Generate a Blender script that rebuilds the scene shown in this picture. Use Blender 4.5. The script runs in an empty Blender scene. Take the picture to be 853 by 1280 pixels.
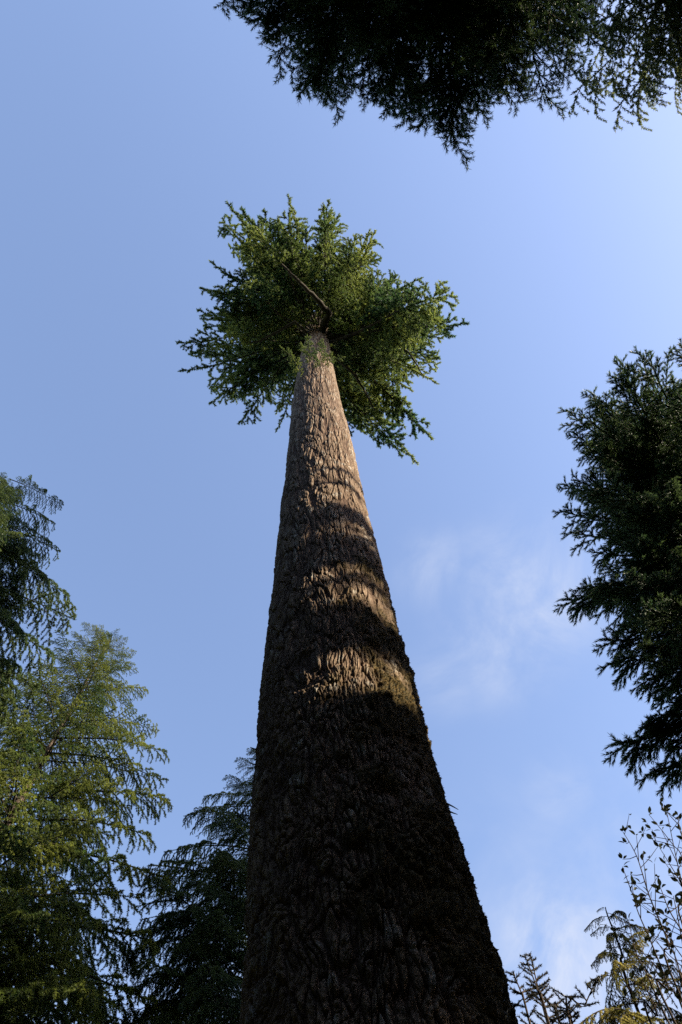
import bpy, math, random
import numpy as np
from mathutils import Vector, Matrix

S = bpy.context.scene
COL = S.collection
rnd = random.Random(11)
NR = np.random.default_rng(7)

# ------------------------------------------------------------------ camera
CAM_H = 1.5
F_PX, CX, CY = 1038.0, 426.5, 640.0
PITCH = math.radians(70.87)
cam_data = bpy.data.cameras.new('camera')
cam_data.sensor_fit = 'VERTICAL'
cam_data.sensor_height = 22.2
cam_data.lens = 22.2 * F_PX / 1280.0
cam_data.clip_start = 0.05
cam_data.clip_end = 3000
cam = bpy.data.objects.new('camera', cam_data)
COL.objects.link(cam)
cam.location = (0, 0, CAM_H)
cam.rotation_euler = (math.pi / 2 + PITCH, 0, 0)
S.camera = cam

# ------------------------------------------------------------------ sun and sky
SUN_EL, SUN_AZ = math.radians(32), math.radians(114)      # azimuth clockwise from +Y
SUN_DIR = Vector((math.sin(SUN_AZ) * math.cos(SUN_EL), math.cos(SUN_AZ) * math.cos(SUN_EL), math.sin(SUN_EL)))
sun_data = bpy.data.lights.new('sun', 'SUN')
sun_data.energy = 4.9
sun_data.angle = math.radians(0.53)
sun_data.color = (1.0, 0.87, 0.68)
sun = bpy.data.objects.new('sun', sun_data)
COL.objects.link(sun)
sun.rotation_euler = SUN_DIR.to_track_quat('Z', 'Y').to_euler()

S.view_settings.view_transform = 'Standard'
S.view_settings.look = 'None'
S.view_settings.gamma = 1
S.view_settings.exposure = 1.5
S.cycles.max_bounces = 5
S.cycles.diffuse_bounces = 3
S.cycles.glossy_bounces = 2
S.cycles.transmission_bounces = 4
S.cycles.transparent_max_bounces = 4
S.cycles.use_denoising = False


def pix_dir(px, py):
    f = Vector((0, math.cos(PITCH), math.sin(PITCH)))
    u = Vector((0, -math.sin(PITCH), math.cos(PITCH)))
    return (f * F_PX + Vector((1, 0, 0)) * (px - CX) + u * (CY - py)).normalized()


def at_h(px, py, h):          # world point h metres above the camera
    d = pix_dir(px, py)
    return Vector((0, 0, CAM_H)) + d * (h / d.z)


def at_d(px, py, dist):       # world point at a horizontal distance
    d = pix_dir(px, py)
    return Vector((0, 0, CAM_H)) + d * (dist / math.hypot(d.x, d.y))


world = bpy.data.worlds.new('World')
S.world = world
world.use_nodes = True
wt = world.node_tree
wt.nodes.clear()
WN, WL = wt.nodes.new, wt.links.new
wo = WN('ShaderNodeOutputWorld')
wb = WN('ShaderNodeBackground')
wb.inputs['Strength'].default_value = 0.14
sky = WN('ShaderNodeTexSky')
sky.sky_type = 'NISHITA'
sky.sun_disc = False
sky.sun_elevation = SUN_EL
sky.sun_rotation = SUN_AZ
sky.altitude = 0
sky.air_density = 1.0
sky.dust_density = 0.95
sky.ozone_density = 1.7
tc = WN('ShaderNodeTexCoord')
# thin cirrus, two patches, by direction in the sky
noi = WN('ShaderNodeTexNoise')
noi.inputs['Scale'].default_value = 8.0
noi.inputs['Detail'].default_value = 9
noi.inputs['Roughness'].default_value = 0.6
noi.inputs['Distortion'].default_value = 0.6
WL(tc.outputs['Generated'], noi.inputs['Vector'])
nr = WN('ShaderNodeMapRange')
nr.inputs['From Min'].default_value = 0.30
nr.inputs['From Max'].default_value = 0.80
nr.interpolation_type = 'SMOOTHSTEP'
WL(noi.outputs['Fac'], nr.inputs['Value'])
acc = None
for (px, py, width, amp) in ((655, 745, 0.14, .85), (620, 800, .12, .6), (545, 715, 0.08, .45), (560, 840, .08, .4), (690, 1205, 0.14, 1.2), (610, 1280, .12, 1.0), (700, 990, .07, .4), (900, 1500, .5, .9), (300, 1700, .5, .8)):
    d = pix_dir(px, py)
    dist = WN('ShaderNodeVectorMath')
    dist.operation = 'DISTANCE'
    WL(tc.outputs['Generated'], dist.inputs[0])
    dist.inputs[1].default_value = d
    mr = WN('ShaderNodeMapRange')
    mr.interpolation_type = 'SMOOTHERSTEP'
    mr.inputs['From Min'].default_value = 0
    mr.inputs['From Max'].default_value = width
    mr.inputs['To Min'].default_value = amp
    mr.inputs['To Max'].default_value = 0
    WL(dist.outputs['Value'], mr.inputs['Value'])
    if acc is None:
        acc = mr.outputs[0]
    else:
        ad = WN('ShaderNodeMath')
        ad.operation = 'MAXIMUM'
        WL(acc, ad.inputs[0])
        WL(mr.outputs[0], ad.inputs[1])
        acc = ad.outputs[0]
mul = WN('ShaderNodeMath')
mul.operation = 'MULTIPLY'
mul.use_clamp = True
WL(acc, mul.inputs[0])
WL(nr.outputs[0], mul.inputs[1])
tint = WN('ShaderNodeMix')
tint.data_type = 'RGBA'
tint.blend_type = 'MULTIPLY'
tint.inputs['Factor'].default_value = 1.0
WL(sky.outputs[0], tint.inputs['A'])
tint.inputs['B'].default_value = (1.05, .96, .95, 1)
mix = WN('ShaderNodeMix')
mix.data_type = 'RGBA'
WL(mul.outputs[0], mix.inputs['Factor'])
WL(tint.outputs['Result'], mix.inputs['A'])
mix.inputs['B'].default_value = (1.95, 2.1, 2.5, 1)
WL(mix.outputs['Result'], wb.inputs['Color'])
WL(wb.outputs[0], wo.inputs['Surface'])


# ------------------------------------------------------------------ materials
def new_mat(name):
    m = bpy.data.materials.new(name)
    m.use_nodes = True
    m.node_tree.nodes.clear()
    return m, m.node_tree.nodes.new, m.node_tree.links.new


def foliage_mat(name, dark, light, trans=0.35, scale=1.4, brown=None):
    m, N, L = new_mat(name)
    out = N('ShaderNodeOutputMaterial')
    geo = N('ShaderNodeNewGeometry')
    n1 = N('ShaderNodeTexNoise')
    n1.inputs['Scale'].default_value = scale
    n1.inputs['Detail'].default_value = 4
    L(geo.outputs['Position'], n1.inputs['Vector'])
    ramp = N('ShaderNodeValToRGB')
    ramp.color_ramp.elements[0].position = 0.36
    ramp.color_ramp.elements[0].color = (*dark, 1)
    ramp.color_ramp.elements[1].position = 0.66
    ramp.color_ramp.elements[1].color = (*light, 1)
    L(n1.outputs['Fac'], ramp.inputs['Fac'])
    col = ramp.outputs['Color']
    hs = N('ShaderNodeHueSaturation')
    mrn = N('ShaderNodeMapRange')
    mrn.inputs['To Min'].default_value = 0.7
    mrn.inputs['To Max'].default_value = 1.35
    L(geo.outputs['Random Per Island'], mrn.inputs['Value'])
    L(mrn.outputs[0], hs.inputs['Value'])
    L(col, hs.inputs['Color'])
    col = hs.outputs['Color']
    dif = N('ShaderNodeBsdfPrincipled')
    dif.inputs['Roughness'].default_value = 0.55
    dif.inputs['Specular IOR Level'].default_value = 0.3
    L(col, dif.inputs['Base Color'])
    tr = N('ShaderNodeBsdfTranslucent')
    hs2 = N('ShaderNodeHueSaturation')
    hs2.inputs['Hue'].default_value = 0.485
    hs2.inputs['Value'].default_value = 1.5
    L(col, hs2.inputs['Color'])
    L(hs2.outputs['Color'], tr.inputs['Color'])
    mx = N('ShaderNodeMixShader')
    mx.inputs['Fac'].default_value = trans
    L(dif.outputs[0], mx.inputs[1])
    L(tr.outputs[0], mx.inputs[2])
    L(mx.outputs[0], out.inputs['Surface'])
    return m


def wood_mat(name, a, b, scale=9.0, bump=0.5):
    m, N, L = new_mat(name)
    out = N('ShaderNodeOutputMaterial')
    tcn = N('ShaderNodeTexCoord')
    mp = N('ShaderNodeMapping')
    mp.inputs['Scale'].default_value = (1, 1, 0.3)
    L(tcn.outputs['Object'], mp.inputs['Vector'])
    n1 = N('ShaderNodeTexNoise')
    n1.inputs['Scale'].default_value = scale
    n1.inputs['Detail'].default_value = 8
    n1.inputs['Roughness'].default_value = 0.7
    L(mp.outputs[0], n1.inputs['Vector'])
    ramp = N('ShaderNodeValToRGB')
    ramp.color_ramp.elements[0].position = 0.35
    ramp.color_ramp.elements[0].color = (*a, 1)
    ramp.color_ramp.elements[1].position = 0.7
    ramp.color_ramp.elements[1].color = (*b, 1)
    L(n1.outputs['Fac'], ramp.inputs['Fac'])
    bs = N('ShaderNodeBsdfPrincipled')
    bs.inputs['Roughness'].default_value = 0.9
    bs.inputs['Specular IOR Level'].default_value = 0.15
    L(ramp.outputs['Color'], bs.inputs['Base Color'])
    bp = N('ShaderNodeBump')
    bp.inputs['Strength'].default_value = bump
    bp.inputs['Distance'].default_value = 0.02
    L(n1.outputs['Fac'], bp.inputs['Height'])
    L(bp.outputs[0], bs.inputs['Normal'])
    L(bs.outputs[0], out.inputs['Surface'])
    return m


def giant_bark_mat():
    m, N, L = new_mat('giant_bark')
    out = N('ShaderNodeOutputMaterial')
    tcn = N('ShaderNodeTexCoord')
    ca = N('ShaderNodeAttribute')
    ca.attribute_name = 'bark'          # r plate height, g moss, b lichen
    sep = N('ShaderNodeSeparateColor')
    L(ca.outputs['Color'], sep.inputs['Color'])
    mp = N('ShaderNodeMapping')
    mp.inputs['Scale'].default_value = (1, 1, 0.28)
    L(tcn.outputs['Object'], mp.inputs['Vector'])
    n1 = N('ShaderNodeTexNoise')
    n1.inputs['Scale'].default_value = 22
    n1.inputs['Detail'].default_value = 9
    n1.inputs['Roughness'].default_value = 0.72
    L(mp.outputs[0], n1.inputs['Vector'])
    n2 = N('ShaderNodeTexNoise')
    n2.inputs['Scale'].default_value = 2.2
    n2.inputs['Detail'].default_value = 4
    L(tcn.outputs['Object'], n2.inputs['Vector'])
    r1 = N('ShaderNodeValToRGB')
    e = r1.color_ramp.elements
    e[0].position = 0.3
    e[0].color = (0.115, 0.076, 0.048, 1)
    e[1].position = 0.72
    e[1].color = (0.38, 0.285, 0.195, 1)
    x = e.new(0.52)
    x.color = (0.235, 0.17, 0.115, 1)
    L(n1.outputs['Fac'], r1.inputs['Fac'])
    # crevices hold older, redder bark
    c1 = N('ShaderNodeMix')
    c1.data_type = 'RGBA'
    L(sep.outputs[0], c1.inputs['Factor'])
    c1.inputs['A'].default_value = (0.085, 0.050, 0.032, 1)
    L(r1.outputs['Color'], c1.inputs['B'])
    # broad patches
    r2 = N('ShaderNodeMapRange')
    r2.inputs['From Min'].default_value = 0.35
    r2.inputs['From Max'].default_value = 0.65
    r2.inputs['To Min'].default_value = 0.72
    r2.inputs['To Max'].default_value = 1.08
    L(n2.outputs['Fac'], r2.inputs['Value'])
    hv = N('ShaderNodeHueSaturation')
    L(r2.outputs[0], hv.inputs['Value'])
    L(c1.outputs['Result'], hv.inputs['Color'])
    # pale lichen flecks
    c2 = N('ShaderNodeMix')
    c2.data_type = 'RGBA'
    L(sep.outputs[2], c2.inputs['Factor'])
    L(hv.outputs[0], c2.inputs['A'])
    c2.inputs['B'].default_value = (0.36, 0.34, 0.29, 1)
    # moss
    n3 = N('ShaderNodeTexNoise')
    n3.inputs['Scale'].default_value = 30
    n3.inputs['Detail'].default_value = 6
    L(tcn.outputs['Object'], n3.inputs['Vector'])
    r3 = N('ShaderNodeValToRGB')
    r3.color_ramp.elements[0].position = 0.35
    r3.color_ramp.elements[0].color = (0.020, 0.018, 0.006, 1)
    r3.color_ramp.elements[1].position = 0.68
    r3.color_ramp.elements[1].color = (0.110, 0.072, 0.022, 1)
    L(n3.outputs['Fac'], r3.inputs['Fac'])
    c3 = N('ShaderNodeMix')
    c3.data_type = 'RGBA'
    L(sep.outputs[1], c3.inputs['Factor'])
    L(c2.outputs['Result'], c3.inputs['A'])
    L(r3.outputs['Color'], c3.inputs['B'])
    bs = N('ShaderNodeBsdfPrincipled')
    bs.inputs['Roughness'].default_value = 0.92
    bs.inputs['Specular IOR Level'].default_value = 0.12
    L(c3.outputs['Result'], bs.inputs['Base Color'])
    ad = N('ShaderNodeMath')
    ad.operation = 'MULTIPLY_ADD'
    L(n3.outputs['Fac'], ad.inputs[0])
    L(sep.outputs[1], ad.inputs[1])
    L(n1.outputs['Fac'], ad.inputs[2])
    bp = N('ShaderNodeBump')
    bp.inputs['Strength'].default_value = 0.8
    bp.inputs['Distance'].default_value = 0.03
    L(ad.outputs[0], bp.inputs['Height'])
    L(bp.outputs[0], bs.inputs['Normal'])
    L(bs.outputs[0], out.inputs['Surface'])
    return m


M_BARK = giant_bark_mat()
M_WOOD = wood_mat('branch_bark', (0.030, 0.026, 0.020), (0.085, 0.072, 0.052))
M_TWIG = wood_mat('twig_bark', (0.03, 0.022, 0.016), (0.07, 0.05, 0.036), scale=30, bump=.2)
M_TRUNK = wood_mat('forest_trunk_bark', (0.055, 0.04, 0.03), (0.19, 0.145, 0.11), scale=7, bump=0.9)
M_GIANT = foliage_mat('giant_needles', (0.026, 0.062, 0.018), (0.150, 0.190, 0.040), 0.45, 0.55)
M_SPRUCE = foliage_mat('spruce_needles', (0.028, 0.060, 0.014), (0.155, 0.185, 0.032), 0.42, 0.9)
M_HEM = foliage_mat('hemlock_needles', (0.032, 0.064, 0.020), (0.080, 0.115, 0.028), 0.3, 0.9)
M_FEATHER = foliage_mat('feathery_needles', (0.032, 0.066, 0.024), (0.070, 0.110, 0.036), 0.3, 1.0)
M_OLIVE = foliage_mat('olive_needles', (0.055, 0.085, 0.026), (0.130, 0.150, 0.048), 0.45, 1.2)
M_SAP = foliage_mat('sapling_needles', (0.110, 0.120, 0.026), (0.240, 0.220, 0.055), 0.5, 6)
M_SHOOT = foliage_mat('shoot_needles', (0.018, 0.020, 0.018), (0.038, 0.038, 0.026), 0.15, 8)
M_LEAF = foliage_mat('shrub_leaf', (0.020, 0.028, 0.016), (0.036, 0.044, 0.022), 0.12, 9)
M_MOSS = foliage_mat('moss_tufts', (0.020, 0.020, 0.006), (0.085, 0.058, 0.015), 0.2, 5)


def ground_mat():
    m, N, L = new_mat('forest_floor')
    out = N('ShaderNodeOutputMaterial')
    geo = N('ShaderNodeNewGeometry')
    n1 = N('ShaderNodeTexNoise')
    n1.inputs['Scale'].default_value = 1.5
    n1.inputs['Detail'].default_value = 10
    L(geo.outputs['Position'], n1.inputs['Vector'])
    ramp = N('ShaderNodeValToRGB')
    ramp.color_ramp.elements[0].position = 0.4
    ramp.color_ramp.elements[0].color = (0.035, 0.024, 0.014, 1)
    ramp.color_ramp.elements[1].position = 0.62
    ramp.color_ramp.elements[1].color = (0.04, 0.06, 0.02, 1)
    L(n1.outputs['Fac'], ramp.inputs['Fac'])
    bs = N('ShaderNodeBsdfPrincipled')
    bs.inputs['Roughness'].default_value = 0.95
    L(ramp.outputs[0], bs.inputs['Base Color'])
    bp = N('ShaderNodeBump')
    bp.inputs['Distance'].default_value = 0.1
    L(n1.outputs['Fac'], bp.inputs['Height'])
    L(bp.outputs[0], bs.inputs['Normal'])
    L(bs.outputs[0], out.inputs['Surface'])
    return m


# ------------------------------------------------------------------ mesh helpers
def mesh_np(name, V, Fc, mat, smooth=False):
    """V (n,3) array, Fc (m,k) index array with k 3 or 4."""
    V = np.asarray(V, dtype=np.float32)
    Fc = np.asarray(Fc, dtype=np.int32)
    me = bpy.data.meshes.new(name)
    k = Fc.shape[1]
    me.vertices.add(len(V))
    me.vertices.foreach_set('co', V.ravel())
    me.loops.add(Fc.size)
    me.loops.foreach_set('vertex_index', Fc.ravel())
    me.polygons.add(len(Fc))
    me.polygons.foreach_set('loop_start', np.arange(0, Fc.size, k, dtype=np.int32))
    me.polygons.foreach_set('loop_total', np.full(len(Fc), k, dtype=np.int32))
    if smooth:
        me.polygons.foreach_set('use_smooth', np.ones(len(Fc), dtype=bool))
    me.update(calc_edges=True)
    me.materials.append(mat)
    return me


def add_obj(name, me, parent=None, kind=None):
    o = bpy.data.objects.new(name, me)
    COL.objects.link(o)
    if parent is not None:
        o.parent = parent
    if kind:
        o['kind'] = kind
    return o


def thing(name, label, cat, loc, group=None):
    o = bpy.data.objects.new(name, None)
    COL.objects.link(o)
    o.location = loc
    o.empty_display_size = 0.3
    o['label'] = label
    o['category'] = cat
    if group:
        o['group'] = group
    return o


class Tubes:
    """collects tapered tubes along polylines into one mesh"""

    def __init__(self):
        self.V, self.F, self.n = [], [], 0

    def add(self, pts, radii, sides=5):
        P = np.array([tuple(p) for p in pts], dtype=float)
        R = np.array(radii, dtype=float)
        T = np.gradient(P, axis=0)
        T /= np.linalg.norm(T, axis=1)[:, None] + 1e-9
        ref = np.array([0., 0., 1.])
        if abs(T[0] @ ref) > 0.9:
            ref = np.array([1., 0., 0.])
        A = np.cross(T, ref)
        A /= np.linalg.norm(A, axis=1)[:, None] + 1e-9
        B = np.cross(T, A)
        ang = np.arange(sides) / sides * 2 * np.pi
        ring = P[:, None, :] + R[:, None, None] * (np.cos(ang)[None, :, None] * A[:, None, :] + np.sin(ang)[None, :, None] * B[:, None, :])
        k = len(P)
        i = np.arange(k - 1)[:, None] * sides
        j = np.arange(sides)[None, :]
        jn = (j + 1) % sides
        q = np.stack([i + j, i + jn, i + sides + jn, i + sides + j], -1).reshape(-1, 4) + self.n
        self.V.append(ring.reshape(-1, 3))
        self.F.append(q)
        self.n += k * sides

    def mesh(self, name, mat):
        return mesh_np(name, np.concatenate(self.V), np.concatenate(self.F), mat, True)


def needles(segs, length, width, density, angle=50, flat=0.0, rng=NR, jitter=0.35):
    """segs: list of (p0, p1, up). returns V, F of needle triangles"""
    P0 = np.array([s[0] for s in segs])
    P1 = np.array([s[1] for s in segs])
    UP = np.array([s[2] for s in segs])
    Ls = np.linalg.norm(P1 - P0, axis=1)
    n = np.maximum(2, (Ls * density).astype(int))
    idx = np.repeat(np.arange(len(segs)), n)
    N = len(idx)
    t = rng.random(N)
    ax = (P1 - P0) / (Ls[:, None] + 1e-9)
    ax = ax[idx]
    up = UP[idx]
    side = np.cross(ax, up)
    side /= np.linalg.norm(side, axis=1)[:, None] + 1e-9
    up = np.cross(side, ax)
    phi = rng.random(N) * 2 * np.pi
    cs, sn = np.cos(phi), np.sin(phi) * (1 - flat)
    perp = side * cs[:, None] + up * sn[:, None]
    perp /= np.linalg.norm(perp, axis=1)[:, None] + 1e-9
    a = np.radians(angle) * (1 + (rng.random(N) - .5) * jitter * 2)
    d = ax * np.cos(a)[:, None] + perp * np.sin(a)[:, None]
    base = P0[idx] + (P1 - P0)[idx] * t[:, None]
    ln = length * (0.7 + 0.6 * rng.random(N))
    w = np.cross(d, rng.normal(size=(N, 3)))
    w /= np.linalg.norm(w, axis=1)[:, None] + 1e-9
    w *= width / 2
    V = np.empty((N, 3, 3))
    mid = base + d * (ln * .12)[:, None]
    V[:, 0] = mid - w
    V[:, 1] = mid + w
    V[:, 2] = base + d * ln[:, None]
    return V.reshape(-1, 3), np.arange(N * 3).reshape(-1, 3)


def curve(p0, d, L, n, sag, wob, r):
    """polyline from p0 along d with sag (m down at the end) and wobble"""
    pts = [p0.copy()]
    dirv = d / np.linalg.norm(d)
    for i in range(1, n + 1):
        s = i / n
        p = p0 + dirv * L * s + np.array([0, 0, -sag * s * s]) + np.array([r.gauss(0, wob), r.gauss(0, wob), r.gauss(0, wob)]) * s
        pts.append(p)
    return pts


def make_branch(seed, L=5.0, sec_gap=0.25, sec_len=1.2, sec_ang=58, sec_sag=0.25, ter_gap=0.12, ter_len=0.28,
                ter_ang=45, ter_sag=0.05, n_len=0.06, n_w=0.018, n_den=60, flat=0.3, arch=0.35, tip_sag=0.5,
                wood_r=0.05, mats=(None, None), start=0.12, gap_p=0.06, n_ang=50, ter_wood=True, vert=0.25, taper=0.75, uneven=.35):
    """one bough along +X with its tip at (L,0,0): returns (wood mesh, foliage mesh)"""
    r = random.Random(seed)
    rng = np.random.default_rng(seed)
    nm = 14
    main = []
    wy, wz = r.uniform(-.05, .05) * L, r.uniform(.5, 1) * arch
    ph = r.uniform(0, 6)
    for i in range(nm + 1):
        s = i / nm
        main.append(np.array([L * s, wy * math.sin(s * 3.0 + ph) * s * (1 - s) * 4, wz * math.sin(math.pi * s ** 0.8) + tip_sag * (0.25 * s - s * s * .25)]))
    main = np.array(main)

    def mp(s):
        x = min(max(s, 0), .9999) * nm
        i = int(x)
        return main[i] * (1 - (x - i)) + main[i + 1] * (x - i), (main[i + 1] - main[i])

    tb = Tubes()
    tb.add(main, [max(0.006, wood_r * (1 - i / nm) ** 0.8) for i in range(nm + 1)], 6)
    segs = []
    up = np.array([0, 0, 1.])
    for i in range(int(nm * .72), nm):
        segs.append((main[i], main[i + 1], up))
    s = start
    side = 1
    while s < 0.985:
        side = -side
        if r.random() > gap_p:
            p, tdir = mp(s)
            tdir = tdir / np.linalg.norm(tdir)
            sd = np.array([-tdir[1], tdir[0], 0]) * side
            a = math.radians(sec_ang * r.uniform(.75, 1.15)) * (1 - .35 * s)
            prof = min(1, (s - start + .06) / .22) ** .7 * (1 - s) ** taper * 1.6 + .16
            sl = sec_len * min(prof, 1.15) * r.uniform(1 - uneven, 1 + uneven * .6)
            d = tdir * math.cos(a) + sd * math.sin(a) + up * r.uniform(-vert, vert)
            ns = max(3, min(6, int(sl / .22)))
            c = curve(p, d, sl, ns, sec_sag * sl * r.uniform(.6, 1.4), .015 * sl, r)
            tb.add(c, [max(.003, wood_r * .28 * (1 - k / ns) * (sl / sec_len) ** .5 + .002) for k in range(ns + 1)], 4)
            for k in range(ns):
                if k > 0 or sl < .4:
                    segs.append((c[k], c[k + 1], up))
            # twigs
            q = ter_gap * .8
            ts = 1
            cl = np.array(c)
            while q < sl:
                ts = -ts
                f = q / sl
                x = min(f, .9999) * ns
                k = int(x)
                pp = cl[k] * (1 - (x - k)) + cl[k + 1] * (x - k)
                dd = cl[k + 1] - cl[k]
                dd = dd / (np.linalg.norm(dd) + 1e-9)
                s2 = np.cross(up, dd)
                s2 = s2 / (np.linalg.norm(s2) + 1e-9) * ts
                ta = math.radians(ter_ang * r.uniform(.7, 1.3))
                tl = ter_len * (1 - f * .55) * r.uniform(.6, 1.3) * min(1, .5 + sl / sec_len)
                d2 = dd * math.cos(ta) + s2 * math.sin(ta) + up * r.uniform(-vert, vert)
                m1 = pp + d2 * tl * .5 - up * ter_sag * tl * .8
                m2 = pp + d2 * tl - up * ter_sag * tl * 3.2
                segs.append((pp, m1, up))
                segs.append((m1, m2, up))
                if ter_wood:
                    tb.add([pp, m1, m2], [.0028, .002, .001], 3)
                q += ter_gap * r.uniform(.7, 1.3)
        s += sec_gap / L * .5 * r.uniform(.6, 1.5)
    V, Fc = needles(segs, n_len, n_w, n_den, n_ang, flat, rng)
    wm = tb.mesh('bough_wood', mats[0])
    fm = mesh_np('bough_needles', V, Fc, mats[1])
    return (wm, fm, L)


def place(tree, tmpl, base, tip, roll=0.0, name='branch'):
    """put a bough template between two world points, as branch > foliage under the tree"""
    wm, fm, L = tmpl
    base, tip = Vector(base), Vector(tip)
    d = tip - base
    ln = d.length
    X = d.normalized()
    Z = Vector((0, 0, 1))
    Z = (Z - X * Z.dot(X))
    if Z.length < 1e-3:
        Z = Vector((1, 0, 0))
    Z.normalize()
    Y = Z.cross(X)
    R = Matrix((X, Y, Z)).transposed().to_4x4() @ Matrix.Rotation(roll, 4, 'X')
    s = ln / L
    M = Matrix.Translation(base - tree.location) @ R @ Matrix.Diagonal((s, s, s, 1))
    o = bpy.data.objects.new(name, wm)
    COL.objects.link(o)
    o.parent = tree
    o.matrix_local = M
    f = bpy.data.objects.new('foliage', fm)
    COL.objects.link(f)
    f.parent = o
    return o


def simple_trunk(tree, pts, radii, sides=20, mat=None):
    tb = Tubes()
    P, R = [], []
    for i in range(len(pts) - 1):
        n = 10
        for k in range(n):
            f = k / n
            P.append(Vector(pts[i]).lerp(Vector(pts[i + 1]), f) - tree.location)
            R.append((radii[i] * (1 - f) + radii[i + 1] * f) * rnd.uniform(.975, 1.025))
    P.append(Vector(pts[-1]) - tree.location)
    R.append(radii[-1])
    tb.add(P, R, sides)
    me = tb.mesh('trunk', mat or M_TRUNK)
    return add_obj('trunk', me, tree)


# ------------------------------------------------------------------ ground
gv = []
n = 60
xs = np.sign(np.linspace(-1, 1, n)) * np.abs(np.linspace(-1, 1, n)) ** 3 * 1500
GX, GY = np.meshgrid(xs, xs)
GZ = 0.08 * np.sin(GX * .9) * np.cos(GY * .7) * np.exp(-(GX ** 2 + GY ** 2) / 900)
gi = (np.arange(n - 1)[:, None] * n + np.arange(n - 1)[None, :]).ravel()
gm = mesh_np('ground', np.stack([GX, GY, GZ], -1).reshape(-1, 3), np.stack([gi, gi + 1, gi + n + 1, gi + n], -1), ground_mat(), True)
add_obj('ground', gm, kind='structure')


# ------------------------------------------------------------------ giant trunk
def hash2(i, j, seed):
    x = np.sin(i * 127.1 + j * 311.7 + seed * 74.7) * 43758.5453
    return x - np.floor(x)


def worley(u, v, nu, seed, jit=0.9):
    """periodic in u with nu cells; returns F1, F2, id"""
    iu, iv = np.floor(u), np.floor(v)
    F1 = np.full(u.shape, 9.)
    F2 = np.full(u.shape, 9.)
    ID = np.zeros(u.shape)
    for a in (-1, 0, 1):
        for b in (-1, 0, 1):
            ci, cj = iu + a, iv + b
            w = np.mod(ci, nu)
            h1, h2 = hash2(w, cj, seed), hash2(w, cj, seed + 3)
            px, py = ci + .5 + (h1 - .5) * jit, cj + .5 + (h2 - .5) * jit
            dd = np.hypot(u - px, v - py)
            new = dd < F1
            F2 = np.where(new, F1, np.minimum(F2, dd))
            ID = np.where(new, hash2(w, cj, seed + 7), ID)
            F1 = np.where(new, dd, F1)
    return F1, F2, ID


def vnoise(u, v, nu, seed):
    iu, iv = np.floor(u), np.floor(v)
    fu, fv = u - iu, v - iv
    fu, fv = fu * fu * (3 - 2 * fu), fv * fv * (3 - 2 * fv)
    h = lambda a, b: hash2(np.mod(iu + a, nu), iv + b, seed)
    return (h(0, 0) * (1 - fu) + h(1, 0) * fu) * (1 - fv) + (h(0, 1) * (1 - fu) + h(1, 1) * fu) * fv


def fbm(th, z, nu, vs, seed, oct=4):
    s, a, tot = 0, 1., 0
    for k in range(oct):
        m = 2 ** k
        s = s + a * vnoise(th / (2 * np.pi) * nu * m, z / vs * m, nu * m, seed + k * 5)
        tot += a
        a *= .5
    return s / tot


def sstep(a, b, x):
    t = np.clip((x - a) / (b - a), 0, 1)
    return t * t * (3 - 2 * t)


# heights here are above the camera, scaled from the outline of the trunk
TD = 4.5
SC = TD / 3.2
zk = np.array([-2.0, -1.5, -.8, 0.3, 1.3, 2.5, 2.9, 3.4, 4.1, 4.7, 5.9, 7.55, 10.2, 11.9, 15.4, 20.5, 23.5, 28, 33, 38]) * SC
zk[0], zk[1] = -1.9, -1.5
rk = np.array([1.02, .90, .74, .66, .61, .585, .58, .575, .57, .56, .545, .52, .505, .495, .465, .41, .365, .31, .20, .03]) * SC
xk = np.array([.25, .25, .24, .21, .18, .15, .12, .08, .03, .0, -.06, -.13, -.24, -.30, -.46, -.62, -.67, -.74, -.80, -.85]) * SC


def trunk_at(h):
    return Vector((float(np.interp(h, zk, xk)), TD, h + CAM_H))


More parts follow.
